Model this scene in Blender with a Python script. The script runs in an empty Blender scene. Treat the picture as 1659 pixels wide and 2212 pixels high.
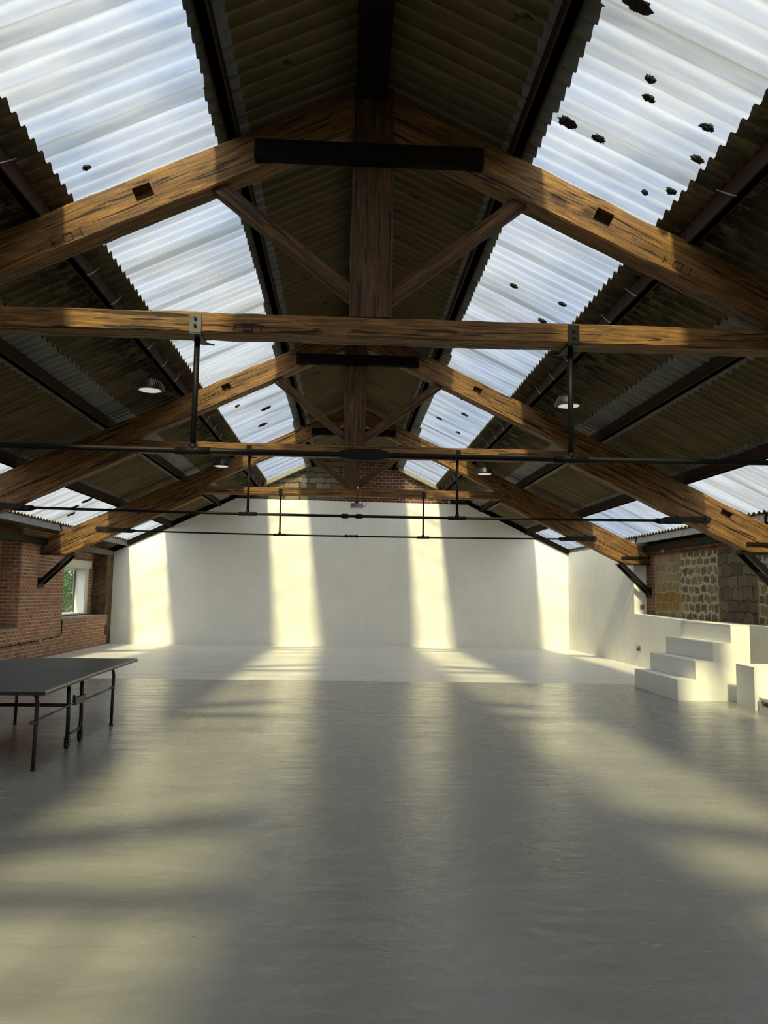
import bpy, bmesh, math, random
from mathutils import Vector, Matrix, noise
random.seed(7)
sc = bpy.context.scene
COL = sc.collection
PI = math.pi

# ------------------------------------------------------------------ measured dimensions (metres)
XL, XR, YB = -7.39, 7.34, 26.2          # inner faces of left / right / end wall
XC = 0.142                              # ridge line
S = 0.4742                              # roof slope
ZRU, ZRL, ZLOW, ZS = 6.46, 6.06, 5.81, 6.693
YT = [0.50, 7.10, 13.58, 19.92]         # front faces of the trusses
DR = 0.45                               # recess depth, left wall
REC = 0.32                              # recess depth, right wall
Y0 = -6.3                               # wall behind the viewer

GRPT = (.25,.275,.32); GRPF = .42; PER = .1835
# ------------------------------------------------------------------ node helpers
class NT:
    def __init__(s, name):
        s.m = bpy.data.materials.new(name); s.m.use_nodes = True
        s.t = s.m.node_tree; s.t.nodes.clear()
        s.out = s.t.nodes.new('ShaderNodeOutputMaterial')
    def n(s, typ, **kw):
        nd = s.t.nodes.new(typ)
        for k, v in kw.items():
            if k.startswith('i_'):
                key = k[2:].replace('_', ' ')
                nd.inputs[key].default_value = v
            else: setattr(nd, k, v)
        return nd
    def l(s, a, b): s.t.links.new(a, b)
    def coord(s, scale=(1,1,1), loc=(0,0,0), rand=False):
        tc = s.n('ShaderNodeTexCoord'); mp = s.n('ShaderNodeMapping')
        mp.inputs['Scale'].default_value = scale; mp.inputs['Location'].default_value = loc
        s.l(tc.outputs['Object'], mp.inputs['Vector'])
        if not rand: return mp.outputs['Vector']
        oi = s.n('ShaderNodeObjectInfo'); mul = s.n('ShaderNodeMath', operation='MULTIPLY'); mul.inputs[1].default_value = 37.0
        s.l(oi.outputs['Random'], mul.inputs[0])
        ad = s.n('ShaderNodeVectorMath', operation='ADD'); s.l(mp.outputs['Vector'], ad.inputs[0]); s.l(mul.outputs[0], ad.inputs[1])
        return ad.outputs[0]
    def noise(s, vec, scale, detail=4, rough=.55, dist=0):
        nd = s.n('ShaderNodeTexNoise'); nd.inputs['Scale'].default_value = scale; nd.inputs['Detail'].default_value = detail
        nd.inputs['Roughness'].default_value = rough; nd.inputs['Distortion'].default_value = dist
        s.l(vec, nd.inputs['Vector']); return nd.outputs['Fac']
    def ramp(s, fac, stops, interp='LINEAR'):
        r = s.n('ShaderNodeValToRGB'); r.color_ramp.interpolation = interp
        els = r.color_ramp.elements
        while len(els) < len(stops): els.new(.5)
        for e, (p, c) in zip(els, stops):
            e.position = p; e.color = (*c, 1) if len(c) == 3 else c
        s.l(fac, r.inputs['Fac']); return r.outputs['Color']
    def mix(s, fac, a, b, mode='MIX'):
        m = s.n('ShaderNodeMix', data_type='RGBA', blend_type=mode)
        for sock, v in ((m.inputs['Factor'], fac), (m.inputs['A'], a), (m.inputs['B'], b)):
            pass
        F, A, B = m.inputs[0], m.inputs[6], m.inputs[7]
        for sock, v in ((F, fac), (A, a), (B, b)):
            if hasattr(v, 'is_linked') or hasattr(v, 'links'): s.l(v, sock)
            elif isinstance(v, (int, float)): sock.default_value = v
            else: sock.default_value = (*v, 1)
        return m.outputs[2]
    def math(s, op, a, b=None, clamp=False):
        m = s.n('ShaderNodeMath', operation=op, use_clamp=clamp)
        for i, v in enumerate((a, b)):
            if v is None: continue
            if isinstance(v, (int, float)): m.inputs[i].default_value = v
            else: s.l(v, m.inputs[i])
        return m.outputs[0]
    def bump(s, h, strength=.3, dist=.01):
        b = s.n('ShaderNodeBump'); b.inputs['Strength'].default_value = strength; b.inputs['Distance'].default_value = dist
        s.l(h, b.inputs['Height']); return b.outputs['Normal']
    def bsdf(s, color, rough=.6, metal=0, normal=None, spec=.5):
        p = s.n('ShaderNodeBsdfPrincipled')
        for k, v in (('Base Color', color), ('Roughness', rough), ('Metallic', metal), ('Specular IOR Level', spec)):
            if isinstance(v, (int, float)): p.inputs[k].default_value = v
            elif isinstance(v, tuple): p.inputs[k].default_value = (*v, 1)
            else: s.l(v, p.inputs[k])
        if normal is not None: s.l(normal, p.inputs['Normal'])
        s.l(p.outputs[0], s.out.inputs['Surface']); return p

def simple(name, col, rough=.5, metal=0, spec=.5, nz=0):
    t = NT(name)
    if nz:
        v = t.coord((1,1,1), rand=True); f = t.noise(v, 9, 5)
        c = t.ramp(f, [(.3, tuple(x*(1-nz) for x in col)), (.7, tuple(min(1, x*(1+nz)) for x in col))])
        t.bsdf(c, rough, metal, t.bump(t.noise(v, 60, 3), .15, .003), spec)
    else: t.bsdf(col, rough, metal, None, spec)
    return t.m

def mat_wood(name, base=1.0, gx=1.0):
    t = NT(name)
    v = t.coord((.9*gx, 9, 9), rand=True)
    big = t.noise(t.coord((.6*gx, 1.2, 1.2), rand=True), 1.6, 3)
    grain = t.noise(v, 1.6, 8, .65, 1.4)
    fine = t.noise(t.coord((2.2*gx, 60, 60), rand=True), 1.0, 5, .6, .6)
    crackn = t.noise(t.coord((1.3*gx, 26, 26), rand=True), 1.0, 3, .5, 1.0)
    crack = t.ramp(crackn, [(.57, (0,0,0)), (.63, (1,1,1))])
    c = t.ramp(grain, [(.28, (.07*base,.035*base,.014*base)), (.45, (.21*base,.100*base,.028*base)), (.62, (.46*base,.225*base,.052*base)), (.8, (.60*base,.33*base,.09*base))])
    c = t.mix(t.ramp(fine, [(.42,(0,0,0)),(.62,(.75,.75,.75))]), c, (.10*base,.05*base,.02*base), 'MIX')
    c = t.mix(t.math('MULTIPLY', big, .35), c, (.09*base,.05*base,.025*base))
    c = t.mix(t.math('MULTIPLY', crack, .95), c, (.010,.006,.003))
    vo = t.n('ShaderNodeTexVoronoi'); vo.inputs['Scale'].default_value = 1.0
    t.l(t.coord((1.2*gx, 1.2, 4.5), rand=True), vo.inputs['Vector'])
    knot = t.ramp(vo.outputs['Distance'], [(.05,(1,1,1)),(.11,(0,0,0))])
    c = t.mix(t.math('MULTIPLY', knot, .8), c, (.03,.014,.006))
    h = t.math('SUBTRACT', t.math('ADD', grain, t.math('MULTIPLY', fine, .5)), t.math('MULTIPLY', crack, 1.2))
    t.bsdf(c, .62, 0, t.bump(h, .55, .012), .3)
    return t.m

def wall_uv(t):
    """u runs along the wall whichever way it faces, v is height"""
    tc = t.n('ShaderNodeTexCoord'); sp = t.n('ShaderNodeSeparateXYZ'); t.l(tc.outputs['Object'], sp.inputs[0])
    ge = t.n('ShaderNodeNewGeometry'); sn = t.n('ShaderNodeSeparateXYZ'); t.l(ge.outputs['True Normal'], sn.inputs[0])
    k = t.math('GREATER_THAN', t.math('ABSOLUTE', sn.outputs['Y']), .5)
    m = t.n('ShaderNodeMix', data_type='FLOAT'); t.l(k, m.inputs[0]); t.l(sp.outputs['Y'], m.inputs[2]); t.l(sp.outputs['X'], m.inputs[3])
    cb = t.n('ShaderNodeCombineXYZ'); t.l(m.outputs[0], cb.inputs[0]); t.l(sp.outputs['Z'], cb.inputs[1])
    return cb.outputs[0], sp, m.outputs[0]

def brick_nodes(t, vec, bw, bh, mortar, smooth, c1, c2, cm, distort=0.0, squash=1.0, offset=.5):
    if distort:
        ns = t.n('ShaderNodeTexNoise'); ns.inputs['Scale'].default_value = 5.5; ns.inputs['Detail'].default_value = 3
        t.l(vec, ns.inputs['Vector'])
        sb = t.n('ShaderNodeVectorMath', operation='SUBTRACT'); t.l(ns.outputs['Color'], sb.inputs[0]); sb.inputs[1].default_value = (.5,.5,.5)
        ml = t.n('ShaderNodeVectorMath', operation='SCALE'); t.l(sb.outputs[0], ml.inputs[0]); ml.inputs['Scale'].default_value = distort
        ad = t.n('ShaderNodeVectorMath', operation='ADD'); t.l(vec, ad.inputs[0]); t.l(ml.outputs[0], ad.inputs[1]); vec = ad.outputs[0]
    b = t.n('ShaderNodeTexBrick'); t.l(vec, b.inputs['Vector'])
    b.offset = offset
    b.inputs['Scale'].default_value = 1; b.inputs['Mortar Size'].default_value = mortar; b.inputs['Mortar Smooth'].default_value = smooth
    b.inputs['Brick Width'].default_value = bw; b.inputs['Row Height'].default_value = bh; b.inputs['Bias'].default_value = 0
    b.inputs['Color1'].default_value = (*c1,1); b.inputs['Color2'].default_value = (*c2,1); b.inputs['Mortar'].default_value = (*cm,1)
    return b, vec

def mat_brick(name, k=1.0, dark=False):
    t = NT(name); vec, sp, u = wall_uv(t)
    c1, c2, cm = (.33*k,.150*k,.088*k), (.19*k,.085*k,.055*k), (.56*k,.45*k,.34*k)
    b, v2 = brick_nodes(t, vec, .235, .083, .0085, .25, c1, c2, cm, .012)
    var = t.noise(vec, 3.1, 5, .6)
    c = t.mix(t.ramp(var, [(.42,(0,0,0)),(.72,(.75,.75,.75))]), b.outputs['Color'], (.33*k,.22*k,.15*k))
    sp2 = t.noise(vec, 14, 4, .7)
    c = t.mix(t.ramp(sp2, [(.60,(0,0,0)),(.70,(.7,.7,.7))]), c, (.06*k,.035*k,.028*k))
    wh = t.noise(vec, 1.7, 6, .75)
    c = t.mix(t.ramp(wh, [(.60,(0,0,0)),(.68,(.7,.7,.7))]), c, (.50*k,.42*k,.34*k))
    h = t.math('ADD', t.math('MULTIPLY', b.outputs['Fac'], -1.0), t.math('MULTIPLY', sp2, .5))
    t.bsdf(c, .85, 0, t.bump(h, .6, .012), .2)
    return t.m

def mat_stone(name):
    """right-hand wall: brick pier, dressed stone, rubble in wide mortar, dark stone, brick top course"""
    t = NT(name); vec, sp, u = wall_uv(t)
    dz = t.noise(vec, 2.2, 5, .65)
    def sect(bw, bh, mo, c1, c2, cm, di, tint):
        b, _ = brick_nodes(t, vec, bw, bh, mo, .35, c1, c2, cm, di)
        c = t.mix(t.ramp(dz, [(.45,(0,0,0)),(.75,(.45,.45,.45))]), b.outputs['Color'], tint)
        return c, b.outputs['Fac']
    A = sect(.36, .23, .014, (.28,.22,.125), (.17,.14,.085), (.40,.34,.24), .16, (.24,.18,.10))
    B = sect(.31, .20, .040, (.23,.19,.115), (.085,.070,.050), (.42,.36,.26), .24, (.17,.145,.09))
    Cc = sect(.40, .24, .016, (.19,.14,.09), (.085,.072,.05), (.05,.04,.03), .22, (.12,.11,.08))
    D = sect(.235, .083, .009, (.22,.075,.045), (.10,.05,.035), (.26,.20,.15), .012, (.12,.06,.045))
    y = sp.outputs['Y']; z = sp.outputs['Z']
    yn = t.math('ADD', y, t.math('MULTIPLY', t.math('SUBTRACT', t.noise(vec, 6, 2), .5), .16))
    gt = lambda a, th: t.math('GREATER_THAN', a, th)
    # ochre patch low in the dressed stone
    och = t.math('MULTIPLY', t.math('LESS_THAN', z, 1.82), gt(z, 1.45))
    ca = t.mix(och, A[0], (1.0,.76,.42), 'MULTIPLY')
    ca = t.mix(t.math('MULTIPLY', och, .2), ca, (.34,.20,.07))
    col = t.mix(gt(yn, 14.62), B[0], Cc[0]); fac = t.n('ShaderNodeMix', data_type='FLOAT')
    t.l(gt(yn, 14.62), fac.inputs[0]); t.l(B[1], fac.inputs[2]); t.l(Cc[1], fac.inputs[3]); f = fac.outputs[0]
    for th, cc in ((16.22, B), (18.08, (ca, A[1])), (19.58, D)):
        col = t.mix(gt(yn, th), col, cc[0])
        m = t.n('ShaderNodeMix', data_type='FLOAT'); t.l(gt(yn, th), m.inputs[0]); t.l(f, m.inputs[2]); t.l(cc[1], m.inputs[3]); f = m.outputs[0]
    # vertical mortar joints between the old openings
    for th in (14.62, 16.22, 18.08, 19.58):
        j = t.math('LESS_THAN', t.math('ABSOLUTE', t.math('SUBTRACT', yn, th)), .03)
        col = t.mix(t.math('MULTIPLY', j, .8), col, (.30,.25,.17))
    topm = gt(z, 2.72)
    col = t.mix(topm, col, D[0])
    sp2 = t.noise(vec, 16, 4, .7)
    col = t.mix(t.ramp(sp2, [(.55,(0,0,0)),(.72,(.7,.7,.7))]), col, (.035,.03,.022))
    h = t.math('ADD', t.math('MULTIPLY', f, -1.0), t.math('MULTIPLY', sp2, .7))
    t.bsdf(col, .9, 0, t.bump(h, .8, .03), .15)
    return t.m

def mat_gable():
    """end gable: coursed stone on the left half, red brick on the right half"""
    t = NT('gable_masonry'); vec, sp, u = wall_uv(t)
    a, _ = brick_nodes(t, vec, .52, .19, .014, .4, (.23,.195,.135), (.085,.074,.055), (.025,.021,.016), .17, offset=.4)
    b, _ = brick_nodes(t, vec, .235, .10, .011, .3, (.16,.055,.035), (.075,.035,.028), (.28,.235,.18), .02)
    xn = t.math('ADD', sp.outputs['X'], t.math('MULTIPLY', t.math('SUBTRACT', t.noise(vec, 2, 3), .5), .8))
    k = t.math('GREATER_THAN', xn, -.15)
    c = t.mix(k, a.outputs['Color'], b.outputs['Color'])
    n2 = t.noise(vec, 2.4, 5, .7)
    c = t.mix(t.ramp(n2, [(.58,(0,0,0)),(.7,(.6,.6,.6))]), c, (.22,.20,.155))
    n3 = t.noise(vec, 12, 4, .7)
    c = t.mix(t.ramp(n3, [(.55,(0,0,0)),(.75,(.7,.7,.7))]), c, (.05,.04,.03))
    f = t.n('ShaderNodeMix', data_type='FLOAT'); t.l(k, f.inputs[0]); t.l(a.outputs['Fac'], f.inputs[2]); t.l(b.outputs['Fac'], f.inputs[3])
    t.bsdf(c, .9, 0, t.bump(t.math('ADD', t.math('MULTIPLY', f.outputs[0], -1), t.math('MULTIPLY', n3, .5)), .7, .025), .15)
    return t.m

def mat_reveal_stone():
    t = NT('rough_dark_stone'); v = t.coord((1,1,1))
    vo = t.n('ShaderNodeTexVoronoi', feature='DISTANCE_TO_EDGE'); vo.inputs['Scale'].default_value = 4.2; t.l(t.coord((.7,1,1.5)), vo.inputs['Vector'])
    n1 = t.noise(v, 4.5, 6, .7); n2 = t.noise(v, 18, 4, .7)
    c = t.ramp(n1, [(.3,(.05,.038,.026)),(.5,(.12,.085,.052)),(.62,(.21,.11,.06)),(.75,(.26,.22,.16))])
    c = t.mix(t.ramp(vo.outputs['Distance'], [(.0,(.8,.8,.8)),(.05,(0,0,0))]), c, (.04,.03,.02))
    t.bsdf(c, .9, 0, t.bump(t.math('ADD', n1, n2), .9, .04), .15)
    return t.m

def mat_white(name, col=(.80,.80,.79), rough=.55, amp=.03):
    t = NT(name); v = t.coord((1,1,1))
    n = t.noise(v, 1.3, 5, .6); n2 = t.noise(t.coord((1,1,.25)), 6, 4, .6)
    lo = tuple(x*(1-amp*2) for x in col)
    c = t.ramp(t.math('ADD', t.math('MULTIPLY', n, .6), t.math('MULTIPLY', n2, .4)), [(.35, lo), (.6, col)])
    t.bsdf(c, rough, 0, t.bump(t.noise(v, 35, 4), .05, .004), .4)
    return t.m

def mat_floor():
    t = NT('grey_painted_concrete'); v = t.coord((1,1,1))
    n = t.noise(v, .7, 6, .6); n2 = t.noise(t.coord((.6,2.4,1)), 2.4, 7, .65, .6); n3 = t.noise(v, 26, 4, .6)
    c = t.ramp(t.math('ADD', t.math('MULTIPLY', n, .5), t.math('MULTIPLY', n2, .5)), [(.32,(.225,.227,.218)),(.5,(.255,.256,.245)),(.66,(.290,.288,.272))])
    scr = t.noise(t.coord((1.5,7,1)), 6, 6, .7, 2.5)
    c = t.mix(t.ramp(scr, [(.70,(0,0,0)),(.76,(.25,.25,.25))]), c, (.34,.34,.33))
    spk = t.n('ShaderNodeTexVoronoi'); spk.inputs['Scale'].default_value = 2.2; t.l(v, spk.inputs['Vector'])
    c = t.mix(t.ramp(spk.outputs['Distance'], [(.012,(.8,.8,.8)),(.02,(0,0,0))]), c, (.07,.06,.05))
    # day joints across the slab
    sp = t.n('ShaderNodeSeparateXYZ'); t.l(v, sp.inputs[0])
    rgh = t.ramp(n2, [(.35,(.17,.17,.17)),(.65,(.30,.30,.30))])
    m1 = t.noise(t.coord((1,1.35,1)), 6.5, 6, .66, .9)
    h = t.math('ADD', t.math('ADD', t.math('MULTIPLY', m1, 1.0), t.math('MULTIPLY', scr, .12)), t.math('MULTIPLY', n3, .07))
    for yj, wj in ((7.22, .010), (11.35, .016), (4.1, .006)):
        jn = t.math('LESS_THAN', t.math('ABSOLUTE', t.math('SUBTRACT', sp.outputs['Y'], t.math('ADD', yj-.02, t.math('MULTIPLY', t.noise(t.coord((.5,.5,.5)), 1.5, 3), .05)))), wj)
        h = t.math('SUBTRACT', h, t.math('MULTIPLY', jn, .35)); c = t.mix(t.math('MULTIPLY', jn, .25), c, (.13,.13,.12))
    t.bsdf(c, rgh, 0, t.bump(h, .24, .02), .5)
    return t.m

def mat_stage():
    t = NT('white_painted_floor'); v = t.coord((1,1,1))
    n = t.noise(t.coord((.5,1.4,1)), 1.2, 6, .65)
    c = t.ramp(n, [(.35,(.62,.61,.595)),(.6,(.72,.715,.70))])
    t.bsdf(c, .38, 0, t.bump(t.noise(v, 8, 5), .08, .01), .45)
    return t.m

def mat_sheet():
    t = NT('weathered_corrugated_sheet'); v = t.coord((1,1,1))
    n = t.noise(t.coord((.7,3.5,.7)), 1.6, 6, .65); n2 = t.noise(t.coord((2.5,5.4,2.5)), 1.4, 5, .7)
    c = t.ramp(n, [(.28,(.070,.048,.026)),(.5,(.150,.108,.058)),(.72,(.235,.180,.098))])
    c = t.mix(t.ramp(t.noise(v, .35, 3), [(.45,(0,0,0)),(.62,(.5,.5,.5))]), c, (.13,.115,.04))
    tc = t.n('ShaderNodeTexCoord'); sp = t.n('ShaderNodeSeparateXYZ'); t.l(tc.outputs['Object'], sp.inputs[0])
    ax = t.math('ABSOLUTE', t.math('SUBTRACT', sp.outputs['X'], XC))
    yy = sp.outputs['Y']
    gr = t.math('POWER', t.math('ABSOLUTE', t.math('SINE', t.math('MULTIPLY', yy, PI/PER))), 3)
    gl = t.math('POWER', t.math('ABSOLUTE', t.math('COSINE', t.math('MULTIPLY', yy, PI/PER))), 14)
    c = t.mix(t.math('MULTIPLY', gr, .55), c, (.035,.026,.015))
    c = t.mix(t.math('MULTIPLY', gl, .35), c, (.34,.28,.17))  # edge highlights of the corrugation put into the colour as pale lines
    # black damp staining below the roof-light laps
    near = t.math('SUBTRACT', 1.0, t.math('DIVIDE', t.math('ABSOLUTE', t.math('SUBTRACT', ax, 3.25)), .75), True)
    d = t.math('MULTIPLY', near, t.ramp(n2, [(.42,(0,0,0)),(.52,(1,1,1))]))
    c = t.mix(t.math('MULTIPLY', d, .95), c, (.008,.007,.005))
    d2 = t.ramp(n2, [(.64,(0,0,0)),(.70,(.9,.9,.9))])
    c = t.mix(d2, c, (.012,.010,.007))
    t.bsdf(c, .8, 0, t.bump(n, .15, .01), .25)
    return t.m

def mat_galv():
    t = NT('grey_galvanised_sheet'); v = t.coord((1,3,1))
    n = t.noise(v, 2.2, 6, .6)
    t.bsdf(t.ramp(n, [(.3,(.11,.112,.11)),(.7,(.22,.222,.21))]), .5, .3, None, .4)
    return t.m

def mat_grp():
    """translucent glass-fibre roof-light sheet, dirty along laps and grooves"""
    t = NT('translucent_roof_sheet')
    tc = t.n('ShaderNodeTexCoord'); sp = t.n('ShaderNodeSeparateXYZ'); t.l(tc.outputs['Object'], sp.inputs[0])
    y = sp.outputs['Y']
    lap = t.math('LESS_THAN', t.math('FRACT', t.math('DIVIDE', t.math('ADD', y, 40.1), 1.295)), .143)
    gro = t.math('POWER', t.math('ABSOLUTE', t.math('SINE', t.math('MULTIPLY', y, PI/PER))), 26)
    n = t.noise(t.coord((.30,2.0,.30)), 1.2, 4, .6)
    fine = t.noise(t.coord((1,1,1)), 40, 4, .8)
    dirt = t.ramp(t.noise(t.coord((.8,9,.8)), 1.0, 6, .75), [(.60,(0,0,0)),(.72,(1,1,1))])
    k = t.math('ADD', t.math('MULTIPLY', lap, .40), t.math('MULTIPLY', gro, .22))
    k = t.math('ADD', k, t.math('MULTIPLY', t.ramp(n, [(.42,(0,0,0)),(.60,(1,1,1))]), .52))
    k = t.math('ADD', k, t.math('MULTIPLY', dirt, .30), True)
    colr = t.mix(k, (.93,.95,.97), (.42,.42,.39))
    colr = t.mix(t.math('MULTIPLY', fine, .18), colr, (.5,.52,.52))
    tr = t.n('ShaderNodeBsdfTransparent'); t.l(colr, tr.inputs['Color'])
    tl = t.n('ShaderNodeBsdfTranslucent'); t.l(t.mix(1.0, colr, GRPT, 'MULTIPLY'), tl.inputs['Color'])
    mx = t.n('ShaderNodeMixShader'); mx.inputs[0].default_value = GRPF
    t.l(tr.outputs[0], mx.inputs[1]); t.l(tl.outputs[0], mx.inputs[2])
    df = t.n('ShaderNodeBsdfDiffuse'); df.inputs['Color'].default_value = (.4,.4,.4,1)
    mx2 = t.n('ShaderNodeMixShader'); mx2.inputs[0].default_value = .12
    t.l(mx.outputs[0], mx2.inputs[1]); t.l(df.outputs[0], mx2.inputs[2])
    t.l(mx2.outputs[0], t.out.inputs['Surface'])
    return t.m

M = {}
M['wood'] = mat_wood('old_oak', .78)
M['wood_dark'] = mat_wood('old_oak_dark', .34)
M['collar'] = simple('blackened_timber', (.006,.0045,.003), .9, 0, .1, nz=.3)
M['brick'] = mat_brick('red_brick')
M['stone'] = mat_stone('old_stone')
M['gable'] = mat_gable()
M['rough'] = mat_reveal_stone()
M['white'] = mat_white('white_wall_paint')
M['white2'] = mat_white('white_paint_worn', (.78,.78,.75), .55, .05)
M['plinth'] = mat_white('white_painted_board', (.82,.82,.79), .5, .02)
M['floor'] = mat_floor(); M['stage'] = mat_stage()
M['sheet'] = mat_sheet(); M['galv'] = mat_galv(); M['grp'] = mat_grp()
M['iron'] = simple('black_painted_iron', (.006,.006,.006), .5, .0, .16, nz=.3)
M['irongrey'] = simple('grey_steel_plate', (.075,.078,.078), .5, .4, nz=.25)
M['rust'] = simple('brown_purlin_paint', (.040,.021,.013), .75, 0, .15, nz=.35)
M['zinc'] = simple('zinc_strip', (.15,.155,.155), .45, .3, nz=.3)
M['bolt'] = simple('hook_bolt_steel', (.35,.30,.27), .45, .5)
M['concrete'] = simple('sill_concrete', (.26,.235,.185), .85, nz=.3)
M['upvc'] = simple('white_window_plastic', (.62,.62,.60), .35)
M['gasket'] = simple('black_gasket', (.012,.012,.014), .4)
M['lampb'] = simple('black_aluminium', (.035,.035,.036), .38, .4)
M['table'] = simple('dark_green_grey_table', (.028,.034,.030), .42, 0, .4, nz=.12)
M['line'] = simple('pale_line_paint', (.20,.22,.20), .5)
M['edge'] = simple('pale_edge_band', (.42,.43,.42), .4)
M['tube'] = simple('table_tube_steel', (.035,.035,.033), .42, .35, nz=.2)
M['tubel'] = simple('scuffed_tube_steel', (.12,.12,.115), .45, .3, nz=.2)
M['rubber'] = simple('black_rubber', (.01,.01,.01), .6)
M['black'] = simple('black_ink', (.008,.008,.008), .6)
M['cut'] = simple('carved_shadow_line', (.018,.010,.006), .9)
M['steelsock'] = simple('brushed_steel_socket', (.16,.16,.155), .35, .6)
M['grey'] = simple('grey_plastic', (.24,.24,.25), .45)
M['moss'] = simple('dead_moss', (.012,.012,.010), .95)
M['bark'] = simple('bark', (.09,.07,.05), .9, nz=.3)
M['pale'] = simple('pale_lit_wall_edge', (.20,.19,.15), .7, nz=.2)
t = NT('milky_lamp_lens'); p = t.bsdf((.85,.85,.80), .4)
p.inputs['Emission Color'].default_value = (1,1,.92,1); p.inputs['Emission Strength'].default_value = .38
M['lens'] = t.m
t = NT('window_glass'); a = t.n('ShaderNodeBsdfTransparent'); a.inputs[0].default_value = (.92,.95,.93,1)
g = t.n('ShaderNodeBsdfGlossy'); g.inputs['Roughness'].default_value = .03
mx = t.n('ShaderNodeMixShader'); mx.inputs[0].default_value = .08
t.l(a.outputs[0], mx.inputs[1]); t.l(g.outputs[0], mx.inputs[2]); t.l(mx.outputs[0], t.out.inputs['Surface'])
M['glass'] = t.m
t = NT('leaves'); v = t.coord((1,1,1)); n = t.noise(v, 1.5, 3)
c = t.ramp(n, [(.35,(.012,.035,.010)),(.6,(.040,.095,.020)),(.75,(.13,.20,.04))])
d = t.n('ShaderNodeBsdfDiffuse'); t.l(c, d.inputs[0]); tl = t.n('ShaderNodeBsdfTranslucent'); t.l(c, tl.inputs[0])
mx = t.n('ShaderNodeMixShader'); mx.inputs[0].default_value = .4; t.l(d.outputs[0], mx.inputs[1]); t.l(tl.outputs[0], mx.inputs[2]); t.l(mx.outputs[0], t.out.inputs['Surface'])
M['leaf'] = t.m

# ------------------------------------------------------------------ object helpers
def tag(o, label=None, cat=None, group=None, kind=None):
    if label: o['label'] = label
    if cat: o['category'] = cat
    if group: o['group'] = group
    if kind: o['kind'] = kind
    return o
def empty(name, loc=(0,0,0), label=None, cat=None, group=None):
    o = bpy.data.objects.new(name, None); COL.objects.link(o); o.location = loc; o.empty_display_size = .2
    return tag(o, label, cat, group)
def obj(name, bm, mat, parent=None, smooth=False, mats=None, loc=None, rot=None, matrix=None):
    me = bpy.data.meshes.new(name); bmesh.ops.recalc_face_normals(bm, faces=bm.faces)
    bm.to_mesh(me); bm.free()
    for m in (mats or [mat]): me.materials.append(M[m] if isinstance(m, str) else m)
    if smooth:
        for f in me.polygons: f.use_smooth = True
    o = bpy.data.objects.new(name, me); COL.objects.link(o)
    if matrix is not None: o.matrix_world = matrix
    if loc: o.location = loc
    if rot: o.rotation_euler = rot
    if parent is not None:
        o.parent = parent
        inv = WORLD(parent).inverted()
        o.matrix_parent_inverse = inv
    return o
def WORLD(o):
    m = o.matrix_basis.copy()
    if o.parent: m = WORLD(o.parent) @ o.matrix_parent_inverse @ m
    return m
def BM(): return bmesh.new()
def box(bm, x0, x1, y0, y1, z0, z1, mi=0):
    vs = [bm.verts.new((x, y, z)) for x in (x0, x1) for y in (y0, y1) for z in (z0, z1)]
    for q in ((0,1,3,2),(4,6,7,5),(0,4,5,1),(2,3,7,6),(0,2,6,4),(1,5,7,3)):
        f = bm.faces.new([vs[i] for i in q]); f.material_index = mi
    return vs
def cyl(bm, p0, p1, r, n=14, r2=None, caps=True):
    p0, p1 = Vector(p0), Vector(p1); d = (p1-p0).normalized()
    a = d.orthogonal().normalized(); b = d.cross(a); r2 = r if r2 is None else r2
    A = [bm.verts.new(p0 + r*(math.cos(2*PI*i/n)*a + math.sin(2*PI*i/n)*b)) for i in range(n)]
    B = [bm.verts.new(p1 + r2*(math.cos(2*PI*i/n)*a + math.sin(2*PI*i/n)*b)) for i in range(n)]
    for i in range(n): bm.faces.new((A[i], A[(i+1)%n], B[(i+1)%n], B[i])).smooth = True
    if caps: bm.faces.new(A[::-1]); bm.faces.new(B)
def tube(bm, pts, r, n=10):
    pts = [Vector(p) for p in pts]; rings = []
    prev = None
    for i, p in enumerate(pts):
        d = (pts[min(i+1, len(pts)-1)] - pts[max(i-1, 0)]).normalized()
        a = d.orthogonal().normalized() if prev is None else (prev - d*prev.dot(d)).normalized()
        prev = a; b = d.cross(a)
        rings.append([bm.verts.new(p + r*(math.cos(2*PI*k/n)*a + math.sin(2*PI*k/n)*b)) for k in range(n)])
    for A, B in zip(rings, rings[1:]):
        for k in range(n): bm.faces.new((A[k], A[(k+1)%n], B[(k+1)%n], B[k])).smooth = True
    bm.faces.new(rings[0][::-1]); bm.faces.new(rings[-1])
def prism(bm, poly, axis, a, b, mi=0):
    """poly of 2D points extruded along axis ('x': (y,z), 'y': (x,z), 'z': (x,y))"""
    def P(p, t): return {'x': (t, p[0], p[1]), 'y': (p[0], t, p[1]), 'z': (p[0], p[1], t)}[axis]
    A = [bm.verts.new(P(p, a)) for p in poly]; B = [bm.verts.new(P(p, b)) for p in poly]; n = len(poly)
    fs = [bm.faces.new(A[::-1]), bm.faces.new(B)] + [bm.faces.new((A[i], A[(i+1)%n], B[(i+1)%n], B[i])) for i in range(n)]
    for f in fs: f.material_index = mi
def bevel(bm, w, seg=2, ang=.5):
    es = [e for e in bm.edges if len(e.link_faces) == 2 and e.calc_face_angle(0) > ang]
    bmesh.ops.bevel(bm, geom=es, offset=w, segments=seg, affect='EDGES', profile=.5)
def sheet_z(x, z0=ZS): return z0 - S*abs(x-XC)

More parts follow.
